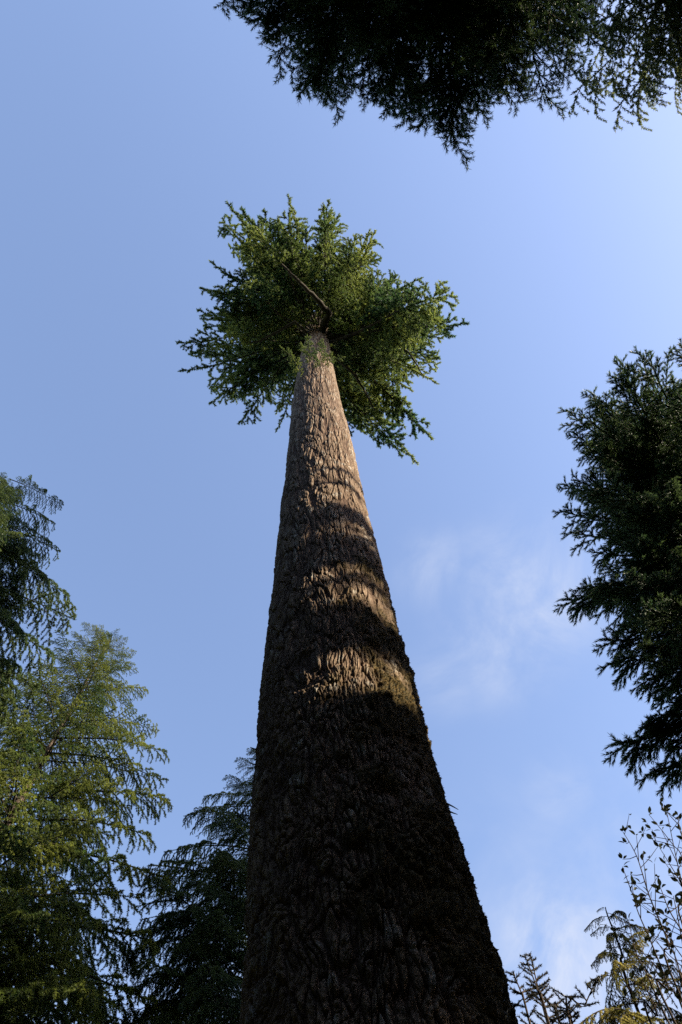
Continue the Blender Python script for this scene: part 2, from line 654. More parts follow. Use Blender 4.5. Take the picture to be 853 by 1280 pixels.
def giant_trunk(root):
    NT = 740
    rows = [-1.9]
    while rows[-1] < 38 * SC:
        z = rows[-1]
        if z < 2.3:
            st = .03
        else:
            st = .00112 * (TD * TD * .85 + z * z) / TD
            st = min(st, .09)
        rows.append(z + st)
    Z = np.array(rows)
    tt = np.arange(NT) / NT * 2 * np.pi
    TH = tt - .42 * np.sin(tt + np.pi / 2)      # closer rows on the side of the clearing
    th, z = np.meshgrid(TH, Z)
    R = np.interp(z, zk, rk)
    # smooth control curve slightly
    X0 = np.interp(z, zk, xk)
    zz = z + 50
    tu = th / (2 * np.pi)
    tu = tu + 2
    zs = [-2, 2, 5, 9, 15, 25, 60]
    stretch = np.interp(Z, zs, [.20, .20, .27, .42, .72, 1.3, 2.2])
    vz = np.concatenate([[0], np.cumsum(np.diff(Z) / stretch[1:])])[:, None] + 100 + 0 * th
    wv = lambda nu_, vf, sd_: vnoise(tu * nu_, vz * vf, nu_, sd_) - .5
    warp_u = wv(18, .55, 21) * 1.1 + wv(44, 1.3, 22) * .55        # in cells
    warp_v = wv(30, .8, 31) * 1.0
    # long plates locked into one another, flat-topped, with narrow fissures between
    NC = 58
    F1, F2, ID = worley(tu * NC + warp_u, vz + warp_v, NC, 2, .95)
    e1 = F2 - F1 + wv(150, 5, 23) * .10
    crack = sstep(.02, .20, e1)
    G1, G2, ID2 = worley(tu * 118 + warp_u * 2, vz * 2.1 + warp_v * 2, 118, 9, .95)
    crack2 = sstep(.0, .26, G2 - G1)
    # low on the trunk the plates are split finer and run taller
    K1, K2, ID4 = worley(tu * 104 + warp_u * 1.6, vz * .95 + warp_v * 1.3 + 30, 104, 19, .95)
    crackL = sstep(.02, .26, K2 - K1 + wv(230, 6, 29) * .12)
    low = 1 - sstep(4.0, 9.5, z)
    crack = crack * (1 - low) + crackL * (.75 + .25 * crack) * low
    ID = ID * (1 - low) + (.5 * ID + .5 * ID4) * low
    H1, H2, ID3 = worley(tu * 230 + warp_u * 3, vz * 5.5 + warp_v * 4, 230, 12, .95)
    # deep furrows running up the trunk
    fv = vnoise(tu * 30 + warp_u * .5, vz * .42, 30, 41) * .75 + vnoise(tu * 60 + warp_u, vz * 1.1, 60, 44) * .25
    furrow = np.clip(1 - np.abs(fv - .5) * 9, 0, 1)
    lump = fbm(th, zz, 4, 1.6, 61, 3) - .5
    lump2 = fbm(th, zz, 14, .9, 66, 3) - .5
    plate = crack * (.55 + .45 * ID) * (1 - .75 * furrow)
    mn2 = fbm(th, zz, 30, .22, 81, 4)
    hgt = (.036 - .008 * low) * plate + .013 * crack2 * (.4 + .6 * ID2) * (.3 + .7 * crack) + .007 * ID3 * sstep(0, .3, H2 - H1) - .010 * furrow + .035 * lump + .022 * lump2
    # moss: on the +X and camera-side right flank, thinning with height
    side = np.cos(th - math.radians(-22))
    mn = fbm(th, zz, 7, .9, 71, 5)
    hfade = 1 - sstep(7.5, 13, z)
    moss = sstep(.50, .80, .42 * side + .55 * mn + .62 * mn2 - .19 - .75 * (1 - hfade))
    topside = sstep(.80, .95, side * .6 + mn * .7) * sstep(15, 30, z) * .3
    moss = np.clip(moss + topside, 0, 1)
    M1, M2, MI = worley(tu * 46 + warp_u, zz / .16 + warp_v, 46, 77)
    clump = np.clip(1 - M1 * 1.25, 0, 1) ** .7 * (.3 + .9 * MI)
    hgt = hgt * (1 - .3 * moss) + moss * (.006 + .036 * clump + .02 * (mn2 - .5))
    hgt *= np.clip(R / .75, .78, 1.1)
    lich = sstep(.62, .74, fbm(th, zz, 60, .13, 91, 4)) * sstep(.35, .7, plate) * (1 - moss) * .7
    RR = R - .045 + hgt
    V = np.stack([X0 + RR * np.cos(th), TD + RR * np.sin(th), z + CAM_H], -1)
    nr_ = len(Z)
    i = np.arange(nr_ - 1)[:, None] * NT
    j = np.arange(NT)[None, :]
    jn = (j + 1) % NT
    q = np.stack([i + j, i + jn, i + NT + jn, i + NT + j], -1).reshape(-1, 4)
    loc = np.array(root.location)
    me = mesh_np('trunk', V.reshape(-1, 3) - loc, q, M_BARK, True)
    at = me.color_attributes.new('bark', 'FLOAT_COLOR', 'POINT')
    C = np.stack([np.clip(crack * (.35 + .45 * ID + .3 * ID2) * (.6 + .4 * crack2) * (1 - .6 * furrow) * 1.25, 0, 1), moss, lich, np.ones_like(moss)], -1).astype(np.float32)
    at.data.foreach_set('color', C.ravel())
    tr = add_obj('trunk', me, root)
    # moss tufts standing off the bark
    w = (moss ** 2 * (.4 + clump)) * np.gradient(Z)[:, None] * ((z > 1.2) & (z < 14))
    w = w * (np.sin(th) < .35)
    p = (w / w.sum()).ravel()
    K = 11000
    idx = NR.choice(p.size, K, p=p)
    P = V.reshape(-1, 3)[idx] - loc
    tf = th.ravel()[idx]
    nrm = np.stack([np.cos(tf), np.sin(tf), np.zeros(K)], -1)
    d = nrm * (.6 + .5 * NR.random((K, 1))) + NR.normal(size=(K, 3)) * .45 + np.array([0, 0, -.25])
    d /= np.linalg.norm(d, axis=1)[:, None]
    ln = (.008 + .014 * NR.random(K) ** 2)
    sw = np.cross(d, NR.normal(size=(K, 3)))
    sw /= np.linalg.norm(sw, axis=1)[:, None]
    sw *= (.004 + .004 * NR.random((K, 1)))
    T = np.stack([P - sw, P + sw, P + d * ln[:, None]], 1).reshape(-1, 3)
    mo = mesh_np('moss', T, np.arange(K * 3).reshape(-1, 3), M_MOSS)
    add_obj('moss', mo, tr, 'stuff')
    print('trunk quads', len(q))


giant = thing('giant_conifer', 'huge old conifer with mossy furrowed bark and a high green crown, centre of the clearing', 'tree', (0.3, TD, 0))
giant_trunk(giant)

GT = [make_branch(100 + k, L=6.0, sec_gap=.30, sec_len=1.25, sec_ang=50, sec_sag=.15, ter_gap=.21, ter_len=.52, ter_ang=42, ter_sag=.12, n_len=.090, n_w=.034,
                  n_den=235, flat=.0, arch=.5, tip_sag=.6, wood_r=.055, mats=(M_WOOD, M_GIANT), start=.13, gap_p=.12, vert=.55, uneven=.6, ter_wood=False)
      for k in range(5)]
GN = [make_branch(150 + k, L=5.0, sec_gap=.26, sec_len=.75, sec_ang=46, sec_sag=.12, ter_gap=.20, ter_len=.36, ter_ang=40, ter_sag=.12, n_len=.085, n_w=.032,
                  n_den=240, flat=.0, arch=.4, tip_sag=.5, wood_r=.045, mats=(M_WOOD, M_GIANT), start=.3, gap_p=.15, vert=.5, uneven=.7, ter_wood=False)
      for k in range(3)]
# outline of the crown: reach in degrees round its middle, as seen from the ground
CR = [(0, 172), (12, 160), (30, 150), (45, 160), (62, 185), (75, 150), (90, 125), (105, 120), (122, 140), (138, 165), (150, 178), (165, 178), (180, 190),
      (196, 160), (212, 160), (225, 190), (238, 185), (250, 165), (270, 148), (290, 125), (303, 130), (318, 130), (335, 120), (350, 150), (360, 172)]


def cr(a):
    a %= 360
    for i in range(len(CR) - 1):
        if CR[i][0] <= a <= CR[i + 1][0]:
            f = (a - CR[i][0]) / (CR[i + 1][0] - CR[i][0])
            return CR[i][1] * (1 - f) + CR[i + 1][1] * f
    return 150


NB = 92
for k in range(NB):
    f = (k / NB) ** 1.15
    h = 34.0 + f * 17.5
    a = (k * 137.5 + rnd.uniform(-14, 14)) % 360
    rho = (.95 - .25 * rnd.random()) if k < 95 else rnd.uniform(.55, .9) * (1 - .45 * f)
    if k < 95 and k % 3 == 2:
        rho *= .72
    r_ = cr(a) * rho
    drop = rnd.uniform(.3, 3.2) if k < 95 else rnd.uniform(-.5, 1.2)
    base = trunk_at(h)
    tip = at_h(408 + r_ * math.cos(math.radians(a)), 400 + r_ * math.sin(math.radians(a)), h - drop)
    ln = (tip - base).length
    if ln > 8.5:
        tip = base + (tip - base) * (8.5 / ln)
    if ln < 1.5:
        tip = base + (tip - base).normalized() * 1.5
    place(giant, GT[k % 5], base, tip, rnd.uniform(-.8, .8))
for k, (px, py, h, up) in enumerate([(283, 252, 35, .6), (303, 262, 36, .6), (330, 262, 34.5, .5), (360, 243, 35, .4), (405, 257, 35.5, .4), (470, 288, 35, .5), (558, 402, 34.5, .9), (586, 404, 34, 1.2), (550, 448, 33.5, 1.2),
                                     (548, 480, 33, 1.6), (541, 549, 31, 2.8), (503, 571, 31, 2.8), (476, 560, 31.5, 2.4), (515, 520, 32, 2.2), (221, 428, 33.5, 1.2), (224, 464, 33, 1.5), (262, 505, 32.5, 2), (298, 530, 32, 2.2),
                                     (262, 326, 34.5, .8), (250, 360, 34, 1), (268, 385, 34, 1), (345, 540, 32, 2), (440, 545, 32, 2), (520, 360, 34.5, .8)]):
    tip = at_h(px, py, h)
    b0 = trunk_at(h + up)
    place(giant, GN[k % 3], b0, tip, rnd.uniform(-.8, .8))
    q0 = at_h(px + rnd.uniform(-34, 34), py + rnd.uniform(-34, 34), h + .8)
    place(giant, GN[(k + 1) % 3], b0 + Vector((0, 0, .7)), b0 + (q0 - b0) * .9, rnd.uniform(-.8, .8))
# a few heavy bare limbs low in the crown


def limb(pts, r0):
    tb = Tubes()
    P = []
    for i in range(len(pts) - 1):
        for k in range(5):
            P.append(Vector(pts[i]).lerp(Vector(pts[i + 1]), k / 5) + Vector((rnd.gauss(0, .02), rnd.gauss(0, .02), rnd.gauss(0, .02))))
    P.append(Vector(pts[-1]))
    tb.add([p - giant.location for p in P], [r0 * (1 - .75 * i / (len(P) - 1)) for i in range(len(P))], 9)
    add_obj('limb', tb.mesh('limb', M_WOOD), giant)


limb([trunk_at(33.8), at_h(412, 392, 33.4), at_h(395, 372, 32.9), at_h(372, 350, 32.6), at_h(352, 330, 32.6)], .15)
limb([trunk_at(33.6), at_h(425, 414, 33.2), at_h(450, 414, 32.8), at_h(474, 376, 32.8)], .12)
limb([trunk_at(33.0), at_h(438, 462, 32.6), at_h(457, 490, 32.2), at_h(470, 514, 32)], .08)
limb([trunk_at(33.2), at_h(370, 402, 33), at_h(330, 425, 33), at_h(300, 430, 33.2)], .08)
limb([trunk_at(33.4), at_h(470, 405, 33), at_h(510, 440, 32.6), at_h(530, 470, 32.6)], .08)


sh_ = Vector((math.sin(SUN_AZ), math.cos(SUN_AZ), 0))
for k, (t_, h_, lat) in enumerate(((4.8, 29.2, .2), (4.4, 30.0, -.5), (4.0, 31.0, .4), (5.2, 30.6, 0))):
    place(giant, GT[k % 5], trunk_at(h_ + 3.6), trunk_at(h_) + sh_ * t_ + Vector((sh_.y, -sh_.x, 0)) * lat)


# short leafy boughs hanging before the top of the bare stem
for k, (px, py, d) in enumerate(((364, 440, 3.5), (392, 434, 3.3), (416, 440, 3.5), (350, 432, 4.0), (376, 428, 3.4), (404, 424, 3.2), (432, 446, 4.0), (384, 418, 3.4))):
    tip = at_d(px, py, d)
    b0 = trunk_at(tip.z - CAM_H + .9)
    b0 = Vector((tip.x * .35 + b0.x * .65, TD - .15, b0.z))
    place(giant, GN[k % 3], b0, tip, rnd.uniform(-.6, .6))


def dead_twig(pts, r0):
    tb = Tubes()
    tb.add([Vector(p) - giant.location for p in pts], [r0, r0 * .7, r0 * .3][:len(pts)], 5)
    add_obj('dead_twig', tb.mesh('dead_twig', M_TWIG), giant)


for (a, b_, c) in (((556, 1003), (566, 1008), (573, 1012)), ((557, 1012), (566, 1016), (572, 1018)), ((324, 938), (318, 936), (313, 934)), ((322, 956), (316, 955), (312, 953))):
    dead_twig([at_d(a[0], a[1], 4.4), at_d(b_[0], b_[1], 4.38), at_d(c[0], c[1], 4.36)], .008)


# ------------------------------------------------------------------ other forest trees
def conifer(name, label, x, y, top, r0, tmpls, n, h0, rad, group, sd, droop=(.1, .35), lean=(0, 0), az_pref=None, skip=None, power=.75, boost=None):
    """top, h0 above the ground; rad crown radius at h0"""
    r = random.Random(sd)
    t = thing(name, label, 'tree', (x, y, 0), group)
    ctr = lambda h: Vector((x + lean[0] * h / top, y + lean[1] * h / top, h))
    simple_trunk(t, [ctr(-.1), ctr(.6), ctr(top * .3), ctr(top * .7), ctr(top)], [r0 * 1.5, r0 * 1.05, r0 * .85, r0 * .4, .015])
    for k in range(n):
        f = (k + r.random()) / n
        h = h0 + (top - h0) * f
        a = math.radians(k * 137.5 + r.uniform(-20, 20))
        R = rad * (1 - f) ** power * r.uniform(.72, 1.12) + .25
        if boost:
            R *= boost(a, h)
        if R < .3 or (skip and skip(a, h, R)):
            continue
        dz = -R * r.uniform(*droop) * (1 - f * .6) + R * .25 * f
        b = ctr(h)
        tip = b + Vector((math.cos(a) * R, math.sin(a) * R, dz))
        place(t, tmpls[r.randrange(len(tmpls))], b, tip, r.uniform(-.25, .25))
    place(t, tmpls[0], ctr(top - 1.2), ctr(top + .35))
    return t, ctr


SP = [make_branch(200 + k, L=4.0, sec_gap=.24, sec_len=1.1, sec_sag=.32, ter_gap=.10, ter_len=.27, ter_sag=.28, n_len=.048, n_w=.018,
                  n_den=260, flat=.1, arch=.25, tip_sag=-.3, wood_r=.04, mats=(M_WOOD, M_SPRUCE), start=.15, gap_p=.08, vert=.2, uneven=.45)
      for k in range(3)]
HM = [make_branch(300 + k, L=4.5, sec_gap=.24, sec_len=1.2, sec_sag=.6, ter_gap=.085, ter_len=.30, ter_sag=.22, n_len=.048, n_w=.018,
                  n_den=260, flat=.5, arch=.3, tip_sag=.9, wood_r=.04, mats=(M_WOOD, M_HEM), start=.12, gap_p=.08, vert=.1, uneven=.45)
      for k in range(3)]
FE = [make_branch(400 + k, L=4.0, sec_gap=.18, sec_len=.95, sec_ang=42, sec_sag=.15, ter_gap=.065, ter_len=.30, ter_ang=28, ter_sag=.08, n_len=.072, n_w=.011,
                  n_den=270, flat=.6, arch=.3, tip_sag=.4, wood_r=.035, mats=(M_WOOD, M_FEATHER), start=.12, gap_p=.08, vert=.25, n_ang=24, uneven=.6)
      for k in range(3)]
TP = [make_branch(500 + k, L=5.0, sec_gap=.17, sec_len=1.2, sec_ang=46, sec_sag=.2, ter_gap=.07, ter_len=.30, ter_ang=34, ter_sag=.12, n_len=.066, n_w=.011,
                  n_den=270, flat=.1, arch=.3, tip_sag=.6, wood_r=.035, mats=(M_WOOD, M_FEATHER), start=.12, gap_p=.16, vert=.4, n_ang=34, uneven=.8)
      for k in range(4)]
TN = [make_branch(550 + k, L=5.0, sec_gap=.15, sec_len=.55, sec_ang=44, sec_sag=.2, ter_gap=.065, ter_len=.20, ter_ang=36, ter_sag=.12, n_len=.060, n_w=.010,
                  n_den=260, flat=.1, arch=.25, tip_sag=.5, wood_r=.03, mats=(M_WOOD, M_FEATHER), start=.3, gap_p=.16, vert=.4, n_ang=36, uneven=.8, taper=.5)
      for k in range(3)]
OL = [make_branch(600 + k, L=4.5, sec_gap=.22, sec_len=1.2, sec_ang=50, sec_sag=.35, ter_gap=.08, ter_len=.28, ter_ang=42, ter_sag=.35, n_len=.042, n_w=.015,
                  n_den=230, flat=.1, arch=.3, tip_sag=.6, wood_r=.03, mats=(M_WOOD, M_OLIVE), start=.12, gap_p=.12, vert=.4, uneven=.75)
      for k in range(2)]

SHADE_GAPS = []
GRP = 'forest conifers around the clearing'


def polar(az, d):
    return d * math.sin(math.radians(az)), d * math.cos(math.radians(az))


def reach(t, ctr, tm, tips, roll=.35):
    """boughs with given tips: (x, y in the photo, distance from the camera, how far above its tip the bough leaves the trunk)"""
    r = random.Random(len(tips))
    for k, (px, py, d, up) in enumerate(tips):
        tip = at_d(px, py, d)
        place(t, tm[k % len(tm)], ctr(tip.z + up), tip, r.uniform(-roll, roll))


# sunlit spruce, left
bx, by = polar(-30.5, 14)
tb_, cb_ = conifer('spruce_tree', 'sunlit yellow-green conifer filling the lower left, its pointed top clear of the sky', bx, by, 24.3, .22, SP, 165, 6.0, 4.3, GRP, 21, droop=(.15, .5), power=.62)
reach(tb_, cb_, SP, [(185, 862, 13, .4), (172, 905, 12.6, .6), (208, 940, 12.6, .8), (213, 1000, 12.2, 1.0), (170, 815, 13.4, .2), (150, 786, 13.6, 0), (105, 778, 13.6, 0), (82, 800, 13.5, .2), (190, 1045, 12, 1.2),
                     (60, 830, 13.2, .5), (205, 975, 13, .7), (160, 860, 12.6, .4), (196, 915, 13.4, .6), (120, 800, 12.8, .4), (215, 1100, 11.8, 1.5), (200, 1180, 11.5, 1.6), (190, 1250, 11.5, 1.6), (90, 1150, 10.5, 1.5),
                     (130, 1230, 10.5, 1.6), (40, 1240, 10.5, 1.2)])
# dark drooping tree, upper left
ax_, ay_ = polar(-54, 12.5)
ta_, ca_ = conifer('hemlock_tree', 'dark conifer with drooping boughs at the left edge, above the sunlit one', ax_, ay_, 25.2, .25, HM, 175, 12, 5.0, GRP, 31, droop=(.2, .45))
reach(ta_, ca_, HM, [(80, 632, 11.6, .5), (76, 690, 11, .9), (88, 745, 10.6, 1.0), (95, 775, 10.4, 1.2), (70, 655, 11.2, .7), (60, 720, 10.6, 1.0), (30, 615, 11.8, .3), (50, 860, 10, 1.2), (70, 820, 10.2, 1.2), (20, 880, 10, 1.2)])
# dark tree behind the giant trunk
cx_, cy_ = polar(-7, 13)
tc_, cc_ = conifer('hemlock_tree', 'dark drooping conifer half hidden behind the left of the giant trunk', cx_, cy_, 20.6, .22, HM, 125, 5, 4.2, GRP, 41, droop=(.2, .5))
reach(tc_, cc_, HM, [(255, 995, 12.5, .8), (205, 1065, 12.2, 1.3), (185, 1082, 11.8, 1.5), (230, 1020, 12.8, 1.0), (175, 1150, 11.8, 1.5), (180, 1220, 11.4, 1.5), (240, 1100, 11, 1.2), (215, 1180, 11, 1.3), (270, 1060, 11, .9),
                     (160, 1190, 12, 1.6), (165, 1265, 11.5, 1.6)])
# dark feathery tree, right
rx_, ry_ = polar(54, 11.8)
tr_, cr_ = conifer('cedar_tree', 'very dark feathery conifer at the right edge of the sky', rx_, ry_, 31, .28, FE, 210, 11.5, 4.4, GRP, 51, droop=(.0, .3))
FN = [make_branch(450 + k, L=4.0, sec_gap=.15, sec_len=.50, sec_ang=38, sec_sag=.15, ter_gap=.06, ter_len=.22, ter_ang=26, ter_sag=.08, n_len=.070, n_w=.011,
                  n_den=260, flat=.6, arch=.25, tip_sag=.4, wood_r=.03, mats=(M_WOOD, M_FEATHER), start=.3, gap_p=.1, vert=.3, n_ang=24, uneven=.6, taper=.5)
      for k in range(2)]
reach(tr_, cr_, FN, [(708, 512, 6.9, .6), (716, 540, 7.1, .6), (700, 638, 7.6, .8), (703, 605, 7.6, .8), (712, 665, 7.6, .8), (704, 750, 8.2, .9), (722, 735, 8.0, .9), (752, 800, 8.2, .9), (758, 830, 8.4, 1.0), (765, 932, 9.0, 1.0), (806, 970, 9.4, 1.0),
                     (775, 450, 7.2, .3), (800, 440, 7.2, .3), (738, 490, 7, .4)])
reach(tr_, cr_, FE, [(px_ + 16, py_, d_, u_) for px_, py_, d_, u_ in [(795, 445, 7.2, .3), (845, 430, 7.4, .2), (760, 470, 7.0, .4), (708, 515, 6.9, .6), (718, 560, 7.4, .6), (735, 500, 7.4, .4), (705, 640, 7.6, .8), (702, 600, 7.6, .8), (725, 610, 7.0, .5), (722, 690, 7.8, .8),
                     (706, 748, 8.2, .9), (730, 730, 7.8, .8), (745, 790, 8.2, .9), (760, 825, 8.4, 1.0), (790, 850, 8.6, 1.0), (820, 800, 8, .8), (768, 932, 9.0, 1.0), (800, 900, 9, 1.0), (808, 968, 9.4, 1.0), (842, 950, 9, 1.0),
                     (760, 560, 8, .5), (790, 520, 8, .5), (770, 640, 8, .5), (780, 700, 8.5, .7), (800, 600, 8.5, .5), (830, 500, 8, .3), (780, 770, 8.6, .8), (820, 690, 8.6, .5), (830, 860, 9, .8)]])
# the tree that shades the giant trunk
def shade_tree():
    r = random.Random(61)
    T = 11.5
    sh = Vector((math.sin(SUN_AZ), math.cos(SUN_AZ), 0))
    pos = Vector((0, TD, 0)) + sh * T
    tn = math.tan(SUN_EL)
    off = CAM_H + (T - .75) * tn
    top = 14.0 + off
    t = thing('cedar_tree', 'dark feathery conifer beyond the right edge, throwing bands of shade on the trunk', 'tree', pos, GRP)
    ctr = lambda h: pos + Vector((0, 0, h))
    simple_trunk(t, [ctr(-.1), ctr(.6), ctr(top * .3), ctr(top * .7), ctr(top)], [.33, .25, .2, .1, .015])
    away = math.atan2(-sh.y, -sh.x)
    # whorls of boughs with open sky between them: (height of the whorl's shade on the giant trunk, spread, boughs)
    for (hs, sp, n_) in ((13.6, .03, 7), (12.75, .04, 9), (11.25, .32, 40), (10.6, .1, 4), (9.75, .40, 48), (8.75, .02, 4), (7.55, .30, 40), (5.55, .5, 58), (5.0, .4, 40), (4.25, .5, 50), (3.7, .3, 46), (3.22, .1, 26)):
        for k in range(n_):
            h = hs + off + r.uniform(-sp, sp)
            a = k * 2.39996 + r.uniform(-.3, .3) + hs
            c = math.cos(a - away)
            R = min(3.3, .9 + (top - h) * .45) * r.uniform(.7, 1.1)
            if c < -.35:
                R *= .5
            dz = -tn * c * R if c > 0 else -tn * c * R * .6
            place(t, FE[k % 3], ctr(h), ctr(h) + Vector((math.cos(a) * R, math.sin(a) * R, dz)), r.uniform(-.1, .1))
    place(t, FE[0], ctr(top - .9), ctr(top + .1))


shade_tree()


# overhead
def overhead_skip(a, h, R):
    return False


t1, c1 = conifer('fir_tree', 'black-green conifer overhead whose spiky boughs hang in from the top of the photo', 1.7, -7.2, 27, .3, TP, 150, 6, 5.4, GRP, 71, droop=(.0, .3))
# the long boughs that reach over the camera: (tip in the sky, height above the camera, height on the trunk)
OVER = [(262, 2, 14.5, 15.6), (282, 20, 14, 15), (300, 18, 14.0, 15.0), (335, 50, 14.5, 15.4), (352, 92, 13.6, 14.6), (385, 108, 14.4, 15.2), (398, 150, 13.4, 14.3), (428, 145, 14, 15), (448, 128, 15, 16),
        (478, 160, 13.6, 14.6), (512, 168, 14.2, 15.1), (545, 160, 13.8, 14.7), (572, 205, 13.5, 14.5), (598, 150, 14.3, 15.2), (640, 146, 13.6, 14.8), (618, 120, 15, 16.2),
        (310, -20, 13, 14), (360, 40, 15, 16.4), (420, 70, 15.5, 16.6), (470, 90, 12.8, 13.8), (520, 90, 15.4, 16.5), (560, 110, 12.9, 14), (600, 80, 15.6, 16.8), (650, 90, 13, 14.2), (690, 100, 14.8, 16),
        (400, 20, 13, 14), (450, 40, 16, 17), (500, 40, 12.5, 13.5), (550, 50, 16, 17), (610, 30, 12.6, 13.6), (660, 40, 16, 17.3), (700, 30, 13, 14), (360, -10, 15.7, 17), (480, 0, 14.4, 15), (580, 0, 14, 14.8), (640, 0, 15, 16), (430, -20, 12, 13)]
for k, (px, py, h, ht) in enumerate(OVER):
    place(t1, TP[k % 4], c1(ht + CAM_H), at_h(px - 6, py - 42, h), rnd.uniform(-.4, .4))
for k, (px, py, h, ht) in enumerate([(572, 206, 13.5, 14.5), (566, 190, 14, 15), (512, 166, 14.2, 15.1), (420, 152, 14, 15), (455, 140, 13.6, 14.6), (398, 132, 13.4, 14.3), (350, 100, 14, 15), (385, 112, 14.6, 15.6),
                                     (545, 150, 13.2, 14.2), (600, 160, 14.3, 15.2), (640, 150, 13.6, 14.8), (625, 130, 15, 16), (690, 152, 14, 15.4), (335, 60, 13.6, 14.6), (280, 14, 14.4, 15.4), (480, 150, 15, 16),
                                     (705, 120, 14.6, 16), (722, 100, 13.4, 15), (735, 60, 14.6, 16), (715, 40, 13, 14.4), (760, 20, 14, 15.6), (750, 80, 15, 16.6)]):
    place(t1, TN[k % 3], c1(ht + CAM_H), at_h(px - 4, py - 22, h), rnd.uniform(-.4, .4))
t3, c3 = conifer('fir_tree', 'olive sunlit conifer overhead at the upper right corner', 8.6, -6.0, 27, .28, OL, 110, 6, 4.4, GRP, 81, droop=(.0, .3))
for k, (px, py, h, ht) in enumerate([(690, 60, 18, 18.6), (715, 118, 17.5, 18.4), (745, 120, 18.3, 19), (768, 138, 17.2, 18), (800, 115, 18, 18.8), (822, 90, 17, 17.8), (850, 105, 17.6, 18.4), (870, 60, 17, 18), (740, 50, 17, 18),
                                     (790, 50, 18.6, 19.2), (830, 30, 18, 19), (690, 10, 17.2, 18)]):
    place(t3, OL[k % 2], c3(ht + CAM_H), at_h(px, py, h), rnd.uniform(-.4, .4))


# rest of the forest, mostly unseen: one mass added and shaped for its shade
def shading_woodland():
    V, Fc, nv = [], [], 0
    for k in range(420):
        az = k * 137.508 % 360
        d = 15 + 30 * ((k * .618) % 1)
        aa = (az + 180) % 360 - 180
        x, y = polar(az, d)
        if abs(aa) < 62:
            top = d * .52 + 1 if aa > -6 else d * .60 + 1
            d2 = d + 6
            x, y = polar(az, d2)
        elif abs(aa) < 110:
            top = d * 1.2
        else:
            top = d * 1.6
        top = min(top, 34) * (0.85 + .15 * NR.random())
        if math.hypot(x - 6.5 * SUN_DIR.x, y - 4.5 - 6.5 * SUN_DIR.y) < 3:
            continue
        to_sun = abs((x * SUN_DIR.y - (y - 4.5) * SUN_DIR.x) / math.cos(SUN_EL))
        off_ = (x * SUN_DIR.y - (y - 4.5) * SUN_DIR.x) / math.cos(SUN_EL)
        if x > 0 and -6 < off_ < 1.5 + top * .1 and top > 2 + d * .6:
            top = 2 + d * .6  # lowered so sunlight reaches the young conifer
        if x > 0 and aa > 60 and -6.5 < off_ < -4:
            top = 6 + .62 * (d + 2)
        elif x > 0 and 4.5 < off_ < 9:
            top = max(top, 6 + d * .7)  # raised to shade the shrub and young firs
        s_off = (x * SUN_DIR.y - (y - 4.5) * SUN_DIR.x) / math.cos(SUN_EL)
        if x > 0 and aa > 64 and -11 < s_off < -5:
            top = min(10 + .62 * (d + 6), 32)  # raised to shade the lower left trees
        n_ = 1000
        f = NR.random(n_) ** .8
        hh = top * (.12 + .88 * f)
        R = (1.2 + top * .11) * (1 - f) ** .7 + .2
        a = NR.random(n_) * 2 * np.pi
        rr = R * NR.random(n_) ** .5
        P = np.stack([x + np.cos(a) * rr, y + np.sin(a) * rr, hh - rr * .35], -1)
        out = np.stack([np.cos(a), np.sin(a), -.35 + .3 * NR.normal(size=n_)], -1)
        w = np.cross(out, NR.normal(size=(n_, 3)) * .5 + np.array([0, 0, 1]))
        w /= np.linalg.norm(w, axis=1)[:, None]
        sz = (.5 + .6 * NR.random((n_, 1))) * (.7 + top * .02)
        T = np.stack([P - w * sz * .3, P + w * sz * .3, P + out * sz * 1.3], 1)
        V.append(T.reshape(-1, 3))
        # trunk as a slim three-sided spike
        V.append(np.array([[x - .2, y, 0], [x + .2, y, 0], [x, y, top], [x, y - .2, 0], [x, y + .2, 0], [x, y, top]]))
    V = np.concatenate(V)
    o = add_obj('shading_forest', mesh_np('shading_forest', V, np.arange(len(V)).reshape(-1, 3), M_HEM), kind='stuff')
    o['label'] = 'forest added all round the clearing, mostly out of view, heights shaped to shade the trunk'


shading_woodland()


# ------------------------------------------------------------------ small plants, lower right
def thin(tb, pts, r0, r1, sides=5):
    n_ = len(pts)
    tb.add(pts, [r0 + (r1 - r0) * i / (n_ - 1) for i in range(n_)], sides)


def smooth_pts(P, n_=6):
    out = []
    P = [Vector(p) for p in P]
    for i in range(len(P) - 1):
        p0 = P[max(i - 1, 0)]
        p1, p2 = P[i], P[i + 1]
        p3 = P[min(i + 2, len(P) - 1)]
        for k in range(n_):
            t = k / n_
            out.append(.5 * ((2 * p1) + (p2 - p0) * t + (2 * p0 - 5 * p1 + 4 * p2 - p3) * t * t + (3 * p1 - p0 - 3 * p2 + p3) * t ** 3))
    out.append(P[-1])
    return out


